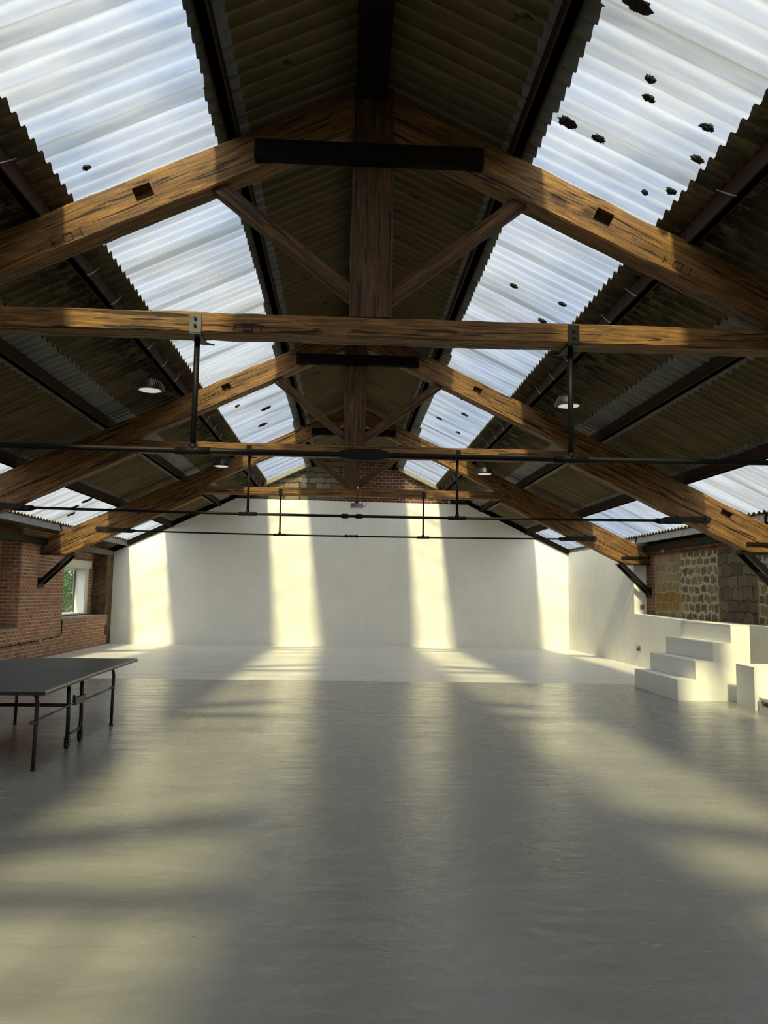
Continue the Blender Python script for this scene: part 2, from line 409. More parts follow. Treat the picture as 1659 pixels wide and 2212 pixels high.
# ------------------------------------------------------------------ the setting: floor and walls
bm = BM(); YF = 15.90
def quad(bm, pts, mi=0):
    f = bm.faces.new([bm.verts.new(p) for p in pts]); f.material_index = mi
box(bm, XL-.6, XR+.6, Y0-.3, YF, -.15, 0)
tag(obj('floor', bm, 'floor'), 'glossy grey painted concrete floor of the hall', kind='structure')
bm = BM(); box(bm, XL-.6, XR+.6, YF, YB+.6, -.15, 0)
tag(obj('floor', bm, 'stage'), 'white painted floor strip in front of the white end wall', kind='structure')

# left wall: full height brick with two recesses above ledges
bm = BM(); ZT = 3.10
R1 = (15.2, 18.79, .80); R2 = (21.63, 25.50, .925)
for a, b in ((Y0, R1[0]), (R1[1], R2[0])): box(bm, XL-.6, XL, a, b, 0, ZT)
box(bm, XL-.6, XL, R1[0], R1[1], 0, R1[2]-.05); box(bm, XL-.6, XL, R2[0], 25.72, 0, R2[2]-.05)
box(bm, XL-DR-.1, XL-DR, R1[0], R1[1], R1[2]-.05, ZT)
# back of the window recess, with the window opening left open
WY0, WY1, WZ0, WZ1 = 22.25, 24.80, .98, 2.33
xb0, xb1 = -8.15, XL-DR
box(bm, xb0, xb1, R2[0], WY0, R2[2]-.05, ZT); box(bm, xb0, xb1, WY1, R2[1], R2[2]-.05, ZT)
box(bm, xb0, xb1, WY0, WY1, WZ1, ZT); box(bm, xb0, xb1, WY0, WY1, R2[2]-.05, WZ0-.02)
wl = tag(obj('wall_left', bm, 'brick'), 'old red brick wall on the left with deep window recesses', kind='structure')
# rough stone pier at the far end
bm = BM(); ny, nz, nx = 6, 26, 8
def pier_pt(i, j, face):
    return None
vs = {}
for k in range(nz+1):
    z = ZT*k/nz*0.93
    for i in range(nx+1):
        x = XL-DR + (DR)*i/nx
        e = noise.noise(Vector((x*3, 7.1, z*2.3)))*.05 + noise.noise(Vector((x*9, 2, z*8)))*.02
        xx = x + (noise.noise(Vector((3.3, 1.7, z*2.6)))*.05 + .02*noise.noise(Vector((1, 1, z*9))) if i == nx else 0)
        vs[i, k] = bm.verts.new((xx, R2[1] + e*.6, z))
    vs['b', k] = bm.verts.new((XL-.02, YB+.02, z))
for k in range(nz):
    for i in range(nx): bm.faces.new((vs[i,k], vs[i+1,k], vs[i+1,k+1], vs[i,k+1]))
    bm.faces.new((vs[nx,k], vs['b',k], vs['b',k+1], vs[nx,k+1]))
obj('stone_pier', bm, 'rough', wl, smooth=False)
for r in (R1, R2):
    bm = BM(); box(bm, XL-DR, XL+.02, r[0]+.01, r[1]+(.10 if r is R2 else 0), r[2]-.05, r[2]); bevel(bm, .008, 1)
    obj('ledge', bm, 'concrete', wl)
# conduit on the left wall
bm = BM(); xw = XL+.012
tube(bm, [(xw,16.5,.40),(xw,18.0,.411),(xw,20.0,.428),(xw,21.50,.482),(xw,21.62,.492),(xw,21.66,.53),(xw,21.655,.87)], .013, 8)
for y in (18.9, 19.6, 20.9): box(bm, XL, XL+.03, y, y+.03, .39+(y-18)*.012, .44+(y-18)*.014)
cd = obj('conduit', bm, 'iron'); tag(cd, 'thin dark conduit pipe running along the left brick wall', 'conduit')
bm = BM(); box(bm, XL, XL+.06, 20.02, 20.14, .385, .475); bevel(bm, .006, 1); obj('junction_box', bm, 'grey', cd)

# the window in the left wall
win = empty('window_1', (XL-DR, (WY0+WY1)/2, WZ0)); tag(win, 'white framed window in the left brick wall with green trees outside', kind='structure')
xg = -8.12
bm = BM()
for y0, y1, z0, z1 in ((WY0-.02, WY0+.02, WZ0, WZ1), (WY1-.02, WY1+.02, WZ0, WZ1), (WY0, WY1, WZ1-.02, WZ1+.01), (WY0, WY1, WZ0-.02, WZ0+.012)):
    box(bm, xg-.02, XL-DR+.01, y0, y1, z0, z1)
obj('lining', bm, 'upvc', win)
bm = BM()
for y0, y1, z0, z1 in ((WY1, WY1+.21, WZ0-.02, WZ1), (WY0-.21, WY0, WZ0-.02, WZ1)): box(bm, XL-DR, XL-DR+.03, y0, y1, z0, z1)
box(bm, XL-DR, XL-DR+.10, WY0-.25, WY1+.27, WZ1, WZ1+.21); bevel(bm, .006, 1)
obj('casing', bm, 'upvc', win)
bm = BM(); fw = .07
for y0, y1, z0, z1 in ((WY0+.02, WY0+.02+fw, WZ0+.012, WZ1-.02), (WY1-.02-fw*.35, WY1-.02, WZ0+.012, WZ1-.02), (WY0+.02, WY1-.02, WZ1-.02-fw, WZ1-.02), (WY0+.02, WY1-.02, WZ0+.012, WZ0+.03)):
    box(bm, xg-.05, xg+.01, y0, y1, z0, z1)
obj('frame', bm, 'upvc', win)
bm = BM(); box(bm, xg-.03, xg+.006, WY1-.10, WY1-.045, WZ0+.03, WZ1-.08); obj('gasket', bm, 'gasket', win)
bm = BM(); box(bm, xg-.030, xg-.022, WY0+.06, WY1-.05, WZ0+.02, WZ1-.06); obj('pane', bm, 'glass', win)

# right wall: white below, stone recess above; white full height near the stage
bm = BM(); YR = 20.18
def ledge_z(y): return 1.296 if y > YR else (1.235 + max(0, (y-17.4))/(YR-17.4)*.061)
pts = [(Y0, 0), (YR, 0), (YR, 1.296), (17.4, 1.235), (Y0, 1.235)]
prism(bm, pts, 'x', XR, XR+REC+.3)
box(bm, XR, XR+REC+.3, YR, YB+.6, 0, 3.12)
tag(obj('wall_right', bm, 'white2'), 'white painted right wall, full height by the stage and chest high nearer', kind='structure')
bm = BM(); box(bm, XR+REC, XR+REC+.3, Y0, YR, 1.1, 3.02)
tag(obj('wall_right', bm, 'stone'), 'old patched stone and brick wall above the white ledge on the right', kind='structure')

# end wall: white screen wall and masonry gable behind
def zt(x, z0): return z0 - S*abs(x-XC)
ZGB = 6.50
bm = BM()
xa, xb = -3.81, 4.19
poly = [(XL-.5, 0), (XR+.02, 0), (XR+.02, zt(XR, ZGB)+.02), (xb, 4.66), (xa, 4.72), (XL-.5, zt(XL-.5, ZGB)+.02)]
prism(bm, poly, 'y', YB, YB+.30)
tag(obj('wall_back', bm, 'white'), 'tall white end wall with a flat clipped top', kind='structure')
bm = BM(); poly = [(XL-.5, 0), (XR+.6, 0), (XR+.6, zt(XR+.6, ZS-.02)), (XC, ZS-.02), (XL-.5, zt(XL-.5, ZS-.02))]
prism(bm, poly, 'y', YB+.36, YB+.7)
tag(obj('wall_gable', bm, 'gable'), 'stone and red brick gable rising above the white end wall', kind='structure')
bm = BM()
prism(bm, [(XL-.4, zt(XL-.4, ZGB)-.02), (XL-.4, zt(XL-.4, ZS)-.03), (-3.55, zt(-3.55, ZS)-.03), (-3.55, zt(-3.55, ZGB)-.02), (-3.81, 4.72), (-3.81, zt(-3.81, ZGB)-.02)][:4], 'y', YB-.06, YB+.02)
tag(obj('trim_1', bm, 'collar'), 'black sloping board along the left slope above the white wall', kind='structure')
bm = BM()
prism(bm, [(XR+.3, zt(XR+.3, ZGB)-.02), (XR+.3, zt(XR+.3, ZS)-.03), (4.0, zt(4.0, ZS)-.03), (4.0, zt(4.0, ZGB)-.02)], 'y', YB-.06, YB+.02)
tag(obj('trim_2', bm, 'collar'), 'black sloping board along the right slope above the white wall', kind='structure')
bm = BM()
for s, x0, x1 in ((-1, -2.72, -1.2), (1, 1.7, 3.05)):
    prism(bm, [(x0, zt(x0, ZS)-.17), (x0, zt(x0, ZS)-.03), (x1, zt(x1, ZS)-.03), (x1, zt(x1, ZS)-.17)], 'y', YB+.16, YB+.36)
tag(obj('trim_3', bm, 'pale'), 'pale strips standing in for the lit wall edge under the roof lights at the gable', kind='structure')  # pale colour stands in for light on the wall's top edge
# unseen wall behind the viewer, added in white to bounce light into the hall
bm = BM(); poly = [(XL-.5, 0), (XR+.6, 0), (XR+.6, zt(XR+.6, ZS)), (XC, ZS), (XL-.5, zt(XL-.5, ZS))]
prism(bm, poly, 'y', Y0-.3, Y0)
tag(obj('wall_front', bm, 'white'), 'unseen white wall behind the viewer, added to bounce light', kind='structure')

# ------------------------------------------------------------------ corrugated roof
AMP = .029; YE = YB+.72
def corr(bm, x0, x1, dz=0., y0=Y0-.3, y1=YE, mi=0, amp=AMP, nx=1, wob=0.0, seed=0):
    n = int((y1-y0)/PER*10); rows = []
    for i in range(n+1):
        y = y0 + (y1-y0)*i/n
        w = amp*math.cos(2*PI*y/PER)
        sh = math.floor((y+40.1)/1.295)
        jit = (random.Random(sh*7+seed).random()-.5)*wob
        row = []
        for k in range(nx+1):
            x = x0 + (x1-x0)*k/nx
            if k in (0, nx): x += (jit if k == nx else 0)
            row.append(bm.verts.new((x, y, sheet_z(x) + dz + w)))
        rows.append(row)
    for A, B in zip(rows, rows[1:]):
        for k in range(nx):
            f = bm.faces.new((A[k], A[k+1], B[k+1], B[k])); f.smooth = True; f.material_index = mi
EDGES = {-1: (-1.30, -2.63, -5.85, -6.98), 1: (1.745, 2.965, 6.17, 7.36)}
for s, side in ((-1, 'left'), (1, 'right')):
    a, b, c, d = EDGES[s]
    bm = BM()
    corr(bm, XC, a+s*-.25, -.02)                       # ridge slope
    corr(bm, a-s*.30, a, -.024, mi=1, wob=.05, seed=s)  # newer grey lap
    corr(bm, b, b+s*.22, -.03, mi=0, wob=.0); corr(bm, b, b+s*1.75, -.02, mi=0)
    corr(bm, b+s*1.15, b+s*1.72, -.045, mi=1)
    if s < 0:
        corr(bm, b+s*1.68, c, -.02, mi=0); corr(bm, c-s*.32, c, -.03, mi=1, wob=.04, seed=s+9)
    else:
        YW0, YW1 = 7.3, 9.9
        corr(bm, b+s*1.68, 5.36, -.02, mi=0)
        for q0, q1 in ((Y0-.3, YW0), (YW1, YE)): corr(bm, 5.3, c, -.02, q0, q1, mi=0)
        corr(bm, c-s*.32, c, -.03, YW1, YE, mi=1, wob=.04, seed=s+9)
    corr(bm, d, s*8.05+(0 if s < 0 else .2), -.02, mi=0)
    me = bpy.data.meshes.new('ceiling'); bm.to_mesh(me); bm.free()
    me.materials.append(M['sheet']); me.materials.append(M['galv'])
    o = bpy.data.objects.new('ceiling', me); COL.objects.link(o)
    tag(o, 'brown weathered corrugated roof sheets on the %s slope' % side, kind='structure')
bm = BM(); prism(bm, [(XC-.3, sheet_z(XC-.3)+.03), (XC, ZS+.05), (XC+.3, sheet_z(XC+.3)+.03), (XC+.3, sheet_z(XC+.3)+.05), (XC, ZS+.08), (XC-.3, sheet_z(XC-.3)+.05)], 'y', Y0-.3, YE)
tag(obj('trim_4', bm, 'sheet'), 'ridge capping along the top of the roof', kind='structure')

HOLES = [(1.88,6.62,.075),(2.16,6.63,.055),(2.27,5.72,.04),(2.33,5.91,.045),(2.8,5.91,.05),(2.89,6.3,.05),(2.89,6.84,.045),(2.72,7.03,.03),(1.96,5.14,.09),(-2.4,7.02,.035),
         (2.13,10.09,.05),(2.73,9.93,.05),(2.66,10.69,.06),(1.98,14.9,.08),(2.3,15.9,.06),(2.5,16.9,.07),(2.1,18.2,.07),(2.6,18.6,.05),(-1.82,17.63,.10),(-2.03,18.96,.11),(-2.3,16.5,.05),
         (-6.03,18.94,.12),(-6.36,19.05,.10),(-6.6,19.6,.09),(6.9,18.2,.05)]
BAYS = [(Y0-.3, YT[1]+.1, 'in the bay nearest the viewer'), (YT[1]+.1, YT[2]+.1, 'between the nearest and middle trusses'),
        (YT[2]+.1, YT[3]+.1, 'between the middle and farthest trusses'), (YT[3]+.1, YB+.36, 'in the last bay against the gable')]
INL = [-1.255, -1.297, -1.355, -1.40]; INR = [1.70, 1.745, 1.81, 1.87]
wn = 2
for s, side in ((-1, 'left'), (1, 'right')):
    for which, e in (('upper', 0), ('lower', 2)):
        for bi, (ya, yb, txt) in enumerate(BAYS):
            if e == 0:
                x0 = (INL if s < 0 else INR)[bi]; x1 = EDGES[s][1]
            else: x0, x1 = EDGES[s][2], EDGES[s][3]
            bm = BM(); corr(bm, x0-s*.05, x1+s*(.12 if e == 0 else .10), .014, ya, yb, nx=1, amp=.013)
            me = bpy.data.meshes.new('sheets'); bm.to_mesh(me); bm.free(); me.materials.append(M['grp'])
            o = bpy.data.objects.new('window_%d' % wn, me); COL.objects.link(o); wn += 1
            tag(o, '%s translucent corrugated roof light on the %s slope, %s' % (which, side, txt), kind='structure')
            if s > 0 and e == 2 and bi == 1:
                b4 = BM(); corr(b4, 5.30, 6.15, .012, 7.2, 9.96, amp=.013); m4 = obj('extra_sheet', b4, 'grp', o, smooth=True)  # unseen widening of the roof light, added so sun reaches the steps
            for hx, hy, hr in HOLES:
                if (hx > 0) == (s > 0) and ya <= hy < yb and (abs(hx) < 4) == (e == 0):
                    b2 = BM(); bmesh.ops.create_icosphere(b2, subdivisions=3, radius=1)
                    for v in b2.verts:
                        k = 1 + .75*noise.noise(v.co*2.6 + Vector((hx*9, hy*5, 0)))
                        v.co = Vector((v.co.x*hr*1.05*k, v.co.y*hr*.7*k, v.co.z*.02*k))
                    m = obj('moss_clump', b2, 'moss', o, smooth=True, matrix=Matrix.Translation((hx, hy, sheet_z(hx)-.012)) @ Matrix.Rotation(s*math.atan(S), 4, 'Y'))
        # fill sheets narrowing the upper strip where the inner edge steps outward along the roof
bm = BM()
for (xs, s) in ((INL, -1), (INR, 1)):
    for bi in range(4):
        base = EDGES[s][0]; x = xs[bi]
        if abs(x) > abs(base)+.005:
            corr(bm, base-s*.05, x, -.006, BAYS[bi][0], BAYS[bi][1])
me = bpy.data.meshes.new('fill'); bm.to_mesh(me); bm.free(); me.materials.append(M['galv'])
o = bpy.data.objects.new('ceiling', me); COL.objects.link(o); tag(o, 'narrow grey lap sheets beside the upper roof lights', kind='structure')

# purlins, one length per bay, resting on the rafters
PUR = {-1: [(-1.12, 'rust', .085, 'topmost brown'), (-2.86, 'rust', .075, 'brown hook bolted'), (-4.12, 'rust', .07, 'brown middle'), (-5.62, 'rust', .08, 'lowest brown')],
        1: [(1.53, 'rust', .085, 'topmost brown'), (3.20, 'rust', .075, 'brown hook bolted'), (4.44, 'rust', .07, 'brown middle'), (5.96, 'rust', .08, 'lowest brown')]}
for s, side in ((-1, 'left'), (1, 'right')):
    for pi_, (x, mt, w, txt) in enumerate(PUR[s]):
        for bi, (ya, yb, btxt) in enumerate(BAYS):
            y0, y1 = (ya if bi else YT[0]+.1), yb
            zt_ = sheet_z(x) - .05; zb = ZRU - S*abs(x-XC) + .004
            root = empty('purlin', (x, y0, zb), '%s purlin, %s slope, %s' % (txt, side, btxt.replace('in the bay ','').replace('between the ','between ')), 'purlin', 'purlins under the roof sheets')
            bm = BM()
            dx = w
            box(bm, x-dx/2, x+dx/2, y0+.005, y1-.005, zb, zt_); 
            box(bm, x-dx/2-.02, x+dx/2+.02, y0+.006, y1-.006, zb, zb+.02)
            obj('bar', bm, mt, root)
            if pi_ == 1:
                bm = BM(); y = y0+.35
                while y < y1-.5:
                    xs = x - s*(dx/2+.028)
                    tube(bm, [(xs+s*.02, y, zb-.012), (xs, y+.01, zb-.008), (xs-s*.012, y+.09, zb+.05), (xs-s*.02, y+.27, zt_+.0)], .006, 6)
                    y += .87
                obj('hook_bolts', bm, 'bolt', root)['kind'] = 'stuff'
# zinc strips below the lower roof lights, and eave beams
for s, side in ((-1, 'left'), (1, 'right')):
    x = EDGES[s][3] + s*.03
    for bi, (ya, yb, btxt) in enumerate(BAYS):
        if bi == 0: ya = YT[0]+.1
        bm = BM(); z1 = sheet_z(x)-.05; y0, y1 = ya+.12, yb-.02
        if bi == 3: y1 = YB-.07
        prism(bm, [(x, z1), (x-s*.006, z1), (x-s*.05, z1-.15), (x-s*.02, z1-.155), (x+s*.0, z1-.14)], 'y', y0, y1)
        tag(obj('gutter_strip', bm, 'zinc'), 'grey zinc eave strip, %s slope, %s' % (side, btxt.replace('in the bay ','').replace('between the ','between ')), 'metal strip', 'zinc strips along the eaves')
    xw = XL if s < 0 else XR+REC
    bm = BM(); 
    if s < 0: box(bm, xw-.02, xw+.16, Y0, 25.45, 2.74, 2.90)
    else: box(bm, xw-.16, xw+.02, Y0, YR, 2.86, 3.00)
    tag(obj('eave_beam', bm, 'iron'), 'black steel beam along the top of the %s wall' % side, 'beam', 'eave beams')

# ridge beam
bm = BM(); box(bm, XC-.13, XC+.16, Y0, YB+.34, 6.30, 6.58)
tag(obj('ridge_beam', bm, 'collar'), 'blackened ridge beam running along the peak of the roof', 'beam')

# ------------------------------------------------------------------ timbers and trusses
def timber_bm(L, H, T, seed=0, dx=.1, nz=4, pockets=(), wav=.006, shear0=0, shear1=0, ch=.014):
    """beam along local X (0..L), front face at local y=0, depth +y T, z from -H/2..H/2; pockets: (x, z, w, h)"""
    bm = BM(); nx = max(2, int(L/dx))
    xs = [L*i/nx for i in range(nx+1)]
    zs = [-H/2+ch + (H-2*ch)*k/nz for k in range(nz+1)]
    for (px, pz, pw, ph) in pockets:
        xs = sorted([x for x in xs if abs(x-(px-pw/2)) > .03 and abs(x-(px+pw/2)) > .03] + [px-pw/2, px+pw/2])
        zs = sorted([z for z in zs if abs(z-(pz-ph/2)) > .03 and abs(z-(pz+ph/2)) > .03] + [pz-ph/2, pz+ph/2])
    nzv = len(zs)
    ring = [(0, z) for z in zs] + [(ch, H/2), (T/2, H/2), (T-ch, H/2)] + [(T, z) for z in (H/2-ch, 0, -H/2+ch)] + [(T-ch, -H/2), (T/2, -H/2), (ch, -H/2)]
    rings = []; m = len(ring)
    for x in xs:
        r = []
        f = x/L
        for (y, z) in ring:
            sh = (shear0*(1-f) + shear1*f)
            q = Vector((x*1.7 + seed*13.7, y*4, z*3))
            w = noise.noise(q)*wav*2 + noise.noise(q*4.3)*wav
            yy = y + (w if y < T/2 else -w)*.6
            edge = abs(z) > H/2-ch-.001
            zz = z + (noise.noise(Vector((x*2.1+seed*3, 5 if z > 0 else 9, 0)))*wav*2.4 + noise.noise(Vector((x*9+seed*3, 5 if z > 0 else 9, 0)))*wav*1.0 if edge else 0)
            r.append(bm.verts.new((x + sh*z, yy, zz)))
        rings.append(r)
    front = {}
    for i, (A, B) in enumerate(zip(rings, rings[1:])):
        for k in range(m):
            f = bm.faces.new((A[k], A[(k+1) % m], B[(k+1) % m], B[k]))
            if k < nzv-1: front[i, k] = f
    bm.faces.new(rings[0][::-1]); bm.faces.new(rings[-1])
    bmesh.ops.recalc_face_normals(bm, faces=bm.faces)
    for (px, pz, pw, ph) in pockets:
        sel = [f for (i, k), f in front.items() if xs[i] >= px-pw/2-.001 and xs[i+1] <= px+pw/2+.001 and zs[k] >= pz-ph/2-.001 and zs[k+1] <= pz+ph/2+.001]
        if sel:
            r = bmesh.ops.extrude_face_region(bm, geom=sel)
            vv = [g for g in r['geom'] if isinstance(g, bmesh.types.BMVert)]
            bmesh.ops.delete(bm, geom=sel, context='FACES_ONLY')
            bmesh.ops.translate(bm, vec=(0, T*.45, 0), verts=vv)
    return bm
def timber(name, parent, p0, p1, y, H, T, mat='wood', seed=0, **kw):
    """p0,p1: centre line ends (x,z); front face at world y"""
    d = Vector((p1[0]-p0[0], 0, p1[1]-p0[1])); L = d.length
    ang = math.atan2(-d.z, d.x)
    mw = Matrix.Translation((p0[0], y, p0[1])) @ Matrix.Rotation(ang, 4, 'Y')
    return obj(name, timber_bm(L, H, T, seed, **kw), mat, parent, matrix=mw)
def clip_below(o, zc):
    bm = BM(); bm.from_mesh(o.data); W = WORLD(o); Wi = W.inverted()
    co = Wi @ Vector((0, 0, zc)); no = (Wi.to_3x3() @ Vector((0, 0, 1))).normalized()
    r = bmesh.ops.bisect_plane(bm, geom=bm.verts[:]+bm.edges[:]+bm.faces[:], plane_co=co, plane_no=no, clear_inner=True)
    ed = [e for e in r['geom_cut'] if isinstance(e, bmesh.types.BMEdge)]
    if ed: bmesh.ops.holes_fill(bm, edges=ed, sides=0)
    bm.to_mesh(o.data); bm.free()
def marks(parent, x, z, y, size, rot=0.0):
    """carpenter's marks: bar, square, bar"""
    bm = BM(); h = size; w = .008
    def bar(x0, z0, x1, z1):
        nonlocal bm
        d = Vector((x1-x0, 0, z1-z0)); n = Vector((-d.z, 0, d.x)).normalized()*w/2
        a = [Vector((x0,0,z0))+n, Vector((x1,0,z1))+n, Vector((x1,0,z1))-n, Vector((x0,0,z0))-n]
        A = [bm.verts.new(p) for p in a]; B = [bm.verts.new(p+Vector((0,.012,0))) for p in a]
        bm.faces.new(A); bm.faces.new(B[::-1])
        for i in range(4): bm.faces.new((A[i], B[i], B[(i+1)%4], A[(i+1)%4]))
    mw = Matrix.Translation((x, y-.007, z)) @ Matrix.Rotation(rot, 4, 'Y')
    bar(-h*1.9, -h*.45, -h*1.9, h*.45); bar(-h*1.9, 0, -h*1.6, 0); obj('carved_bar', bm, 'cut', parent, matrix=mw)
    bm = BM(); bar(-h*.7, -h*.4, h*.3, -h*.4); bar(-h*.7, h*.4, h*.3, h*.4); bar(-h*.7, -h*.4, -h*.7, h*.4); bar(h*.3, -h*.4, h*.3, h*.4); obj('carved_square', bm, 'cut', parent, matrix=mw)
    bm = BM(); bar(h*1.3, -h*.45, h*1.3, h*.45); obj('carved_bar', bm, 'cut', parent, matrix=mw)

XK = [.15, .185, .115, .14]; RODL = [-1.6, -1.385, -1.668, -1.636]; RODR = [1.95, 2.05, 1.906, 1.936]
ZTIE = [3.0, 2.966, 3.026, 3.129]; ZB = [4.08, 4.20, 4.216, 4.293]
DZ = [0, 0, -.06, -.02]
ANG = math.atan(S); CA = math.cos(ANG)
TL = ['heavy timber king post truss overhead, just behind the nearest roof light', 'nearest heavy timber roof truss, spanning the top of the view with an old king post', 'middle timber roof truss, second of the three seen in front of the white wall', 'farthest timber roof truss, smallest, just in front of the white end wall']
for ti, Y in enumerate(YT):
    xk = XK[ti]; root = empty('roof_truss', (xk, Y+.12, 2.3), TL[ti], 'roof truss', 'king post roof trusses')
    T = .24; sd = ti*10
    dz = DZ[ti]
    for s in (-1, 1):
        xe = (XL-.02 if s < 0 else XR+REC+.02)
        H = (ZRU-ZRL)*CA; zc = (ZRU+ZRL)/2 + dz
        pk = []
        x_top = XC + s*.10
        L = (abs(xe-x_top))/CA
        def alongx(x): return abs(x-x_top)/CA
        if ti == 1: pk = [(alongx(-1.90 if s < 0 else 2.34), 0.02, .17, .13)]
        elif ti == 2: pk = [(alongx(-2.08 if s < 0 else 2.22), .03, .15, .10), (alongx(-6.3 if s < 0 else 6.58), .03, .20, .10)]
        elif ti == 3: pk = [(alongx(-6.15 if s < 0 else 6.34), .08, .18, .06), (alongx(-2.1 if s < 0 else 2.2), .03, .14, .10)]
        # work from the top down; for the left slope mirror the direction
        zt0 = zc - S*abs(x_top-XC); zt1 = zc - S*abs(xe-XC)
        if s > 0: r = timber('rafter', root, (x_top, zt0), (xe, zt1), Y, H, T, seed=sd+1, pockets=pk)
        else: r = timber('rafter', root, (xe, zt1), (x_top, zt0), Y, H, T, seed=sd+2, pockets=[(L-a, b, c, d) for a, b, c, d in pk])
        # second timber under the rafter foot
        x1 = -3.62 if s < 0 else 3.93
        H2 = (ZRL-ZLOW)*CA - .006; zc2 = (ZRL+ZLOW)/2 + dz
        a, b = (x1, zc2-S*abs(x1-XC)), (xe, zc2-S*abs(xe-XC))
        if s > 0: lt0 = timber('lower_timber', r, a, b, Y+.004, H2, T-.01, seed=sd+3, nz=2)
        else: lt0 = timber('lower_timber', r, b, a, Y+.004, H2, T-.01, seed=sd+4, nz=2)
        xsh = (XL if s < 0 else XR+REC) - s*.78; zsh = ZLOW + dz - S*abs(xsh-XC) - .042
        clip_below(r, zsh); clip_below(lt0, zsh)
        if ti == 1: marks(r, -2.54 if s < 0 else 3.06, 4.86 if s < 0 else 4.78, Y, .085, -ANG if s < 0 else ANG)
        # strut from the post foot to the rafter
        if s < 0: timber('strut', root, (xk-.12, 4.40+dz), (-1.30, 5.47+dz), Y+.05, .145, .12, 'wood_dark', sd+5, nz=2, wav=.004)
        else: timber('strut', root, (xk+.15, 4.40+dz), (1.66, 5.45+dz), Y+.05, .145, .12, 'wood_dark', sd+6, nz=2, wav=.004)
    # king post (grain runs up)
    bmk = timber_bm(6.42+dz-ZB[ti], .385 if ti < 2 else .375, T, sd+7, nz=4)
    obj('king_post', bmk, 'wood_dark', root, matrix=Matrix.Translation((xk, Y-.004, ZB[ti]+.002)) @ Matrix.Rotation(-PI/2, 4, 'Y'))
    # tie beam
    tb0, tb1 = (-3.66, 4.0) if ti > 1 else (-3.66, 4.05)
    tb = timber('tie_beam', root, (tb0, ZB[ti]-.095), (tb1, ZB[ti]-.095), Y-.006, .19, T+.01, seed=sd+8, nz=2, wav=.006)
    if ti == 1:
        marks(tb, -.90, ZB[ti]-.135, Y-.006, .075, .04)
    # blackened collar in front of the post head
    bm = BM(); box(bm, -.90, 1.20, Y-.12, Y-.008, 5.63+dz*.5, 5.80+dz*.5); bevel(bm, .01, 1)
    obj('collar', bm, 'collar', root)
    # iron tie rod
    zr = ZTIE[ti]; xl = -5.36 if ti != 3 else -5.30; xr = 5.50
    bm = BM(); n = 24; xs = [xl + (xr-xl)*i/n for i in range(n+1)]
    R_ = .026 if ti < 2 else .024
    if ti == 3: R_ = .021
    yr = Y+.10
    sag = lambda x: zr + .035*(((x-XC)/5.4)**2) - .018
    tube(bm, [(x, yr, sag(x)) for x in xs], R_, 10)
    rod = obj('tie_rod', bm, 'iron', root)
    bm = BM()
    if ti == 1 or ti == 0:
        prism(bm, [(-.05, -.03), (.04, -.05), (.30, -.05), (.39, -.03), (.39, .03), (.30, .05), (.04, .05), (-.05, .03)], 'y', -.035, -.012)
        prism(bm, [(-.05, -.03), (.04, -.05), (.30, -.05), (.39, -.03), (.39, .03), (.30, .05), (.04, .05), (-.05, .03)], 'y', .012, .035)
        obj('turnbuckle', bm, 'iron', rod, matrix=Matrix.Translation((-.02, yr, sag(.1))))
    elif ti == 2:
        cyl(bm, (-.02, 0, 0), (.22, 0, 0), .026, 10)
        for x in (-.02, .22): cyl(bm, (x-.035, 0, 0), (x+.035, 0, 0), .042, 6); cyl(bm, (x-.07, 0, 0), (x-.035, 0, 0), .028, 10, .042); cyl(bm, (x+.035, 0, 0), (x+.07, 0, 0), .042, 10, .028)
        obj('turnbuckle', bm, 'iron', rod, matrix=Matrix.Translation((0, yr, sag(.1))))
    else:
        cyl(bm, (.0, 0, 0), (.28, 0, 0), .032, 10); cyl(bm, (-.02, 0, 0), (.03, 0, 0), .04, 6); cyl(bm, (.25, 0, 0), (.30, 0, 0), .04, 6)
        obj('turnbuckle', bm, 'iron', rod, matrix=Matrix.Translation((0, yr, sag(.1))))
    for s in (-1, 1):
        x0 = xl if s < 0 else xr; x1 = x0 + s*.78; z0 = sag(x0); z1 = z0 + .03
        bm = BM()
        for yy in (Y-.032, Y+T+.012):
            prism(bm, [(x0-s*.10, z0-.015), (x0, z0-.045), (x1, z1-.06), (x1+s*.03, z1), (x1, z1+.05), (x0, z0+.05), (x0-s*.10, z0+.015)], 'y', yy, yy+.02)
        cyl(bm, (x0+s*.02, Y-.05, z0), (x0+s*.02, Y+T+.05, z0), .025, 8); cyl(bm, (x1-s*.06, Y-.05, z1), (x1-s*.06, Y+T+.05, z1), .022, 8)
        cyl(bm, (x0-s*.12, yr, z0), (x0+s*.03, yr, z0), .04, 10)
        box(bm, min(x0, x0+s*.06), max(x0, x0+s*.06), Y-.03, Y+T+.03, z0-.03, z0+.03)
        obj('fork_plate', bm, 'iron', rod)
    # hangers
    for s, x in ((-1, RODL[ti]), (1, RODR[ti])):
        bm = BM(); zbm = ZB[ti]-.19
        cyl(bm, (x, yr, sag(x)), (x, yr, zbm-.0), .026 if ti < 2 else .022, 12)
        h = obj('hanger_rod', bm, 'iron', root)
        bm = BM(); w = .105 if ti < 2 else .085
        y_f = Y-.006; ht = .17 if ti < 2 else .15
        box(bm, x-w/2, x+w/2, y_f-.018, y_f-.004, zbm-.012, zbm+ht)
        box(bm, x-w/2, x+w/2, y_f+T+.014, y_f+T+.028, zbm-.012, zbm+ht)
        box(bm, x-w/2, x+w/2, y_f-.018, y_f+T+.028, zbm-.018, zbm-.004)
        prism(bm, [(x, zbm-.018), (x+.11, zbm-.018), (x, zbm-.05)], 'y', y_f+T-.02, y_f+T+.028) if False else None
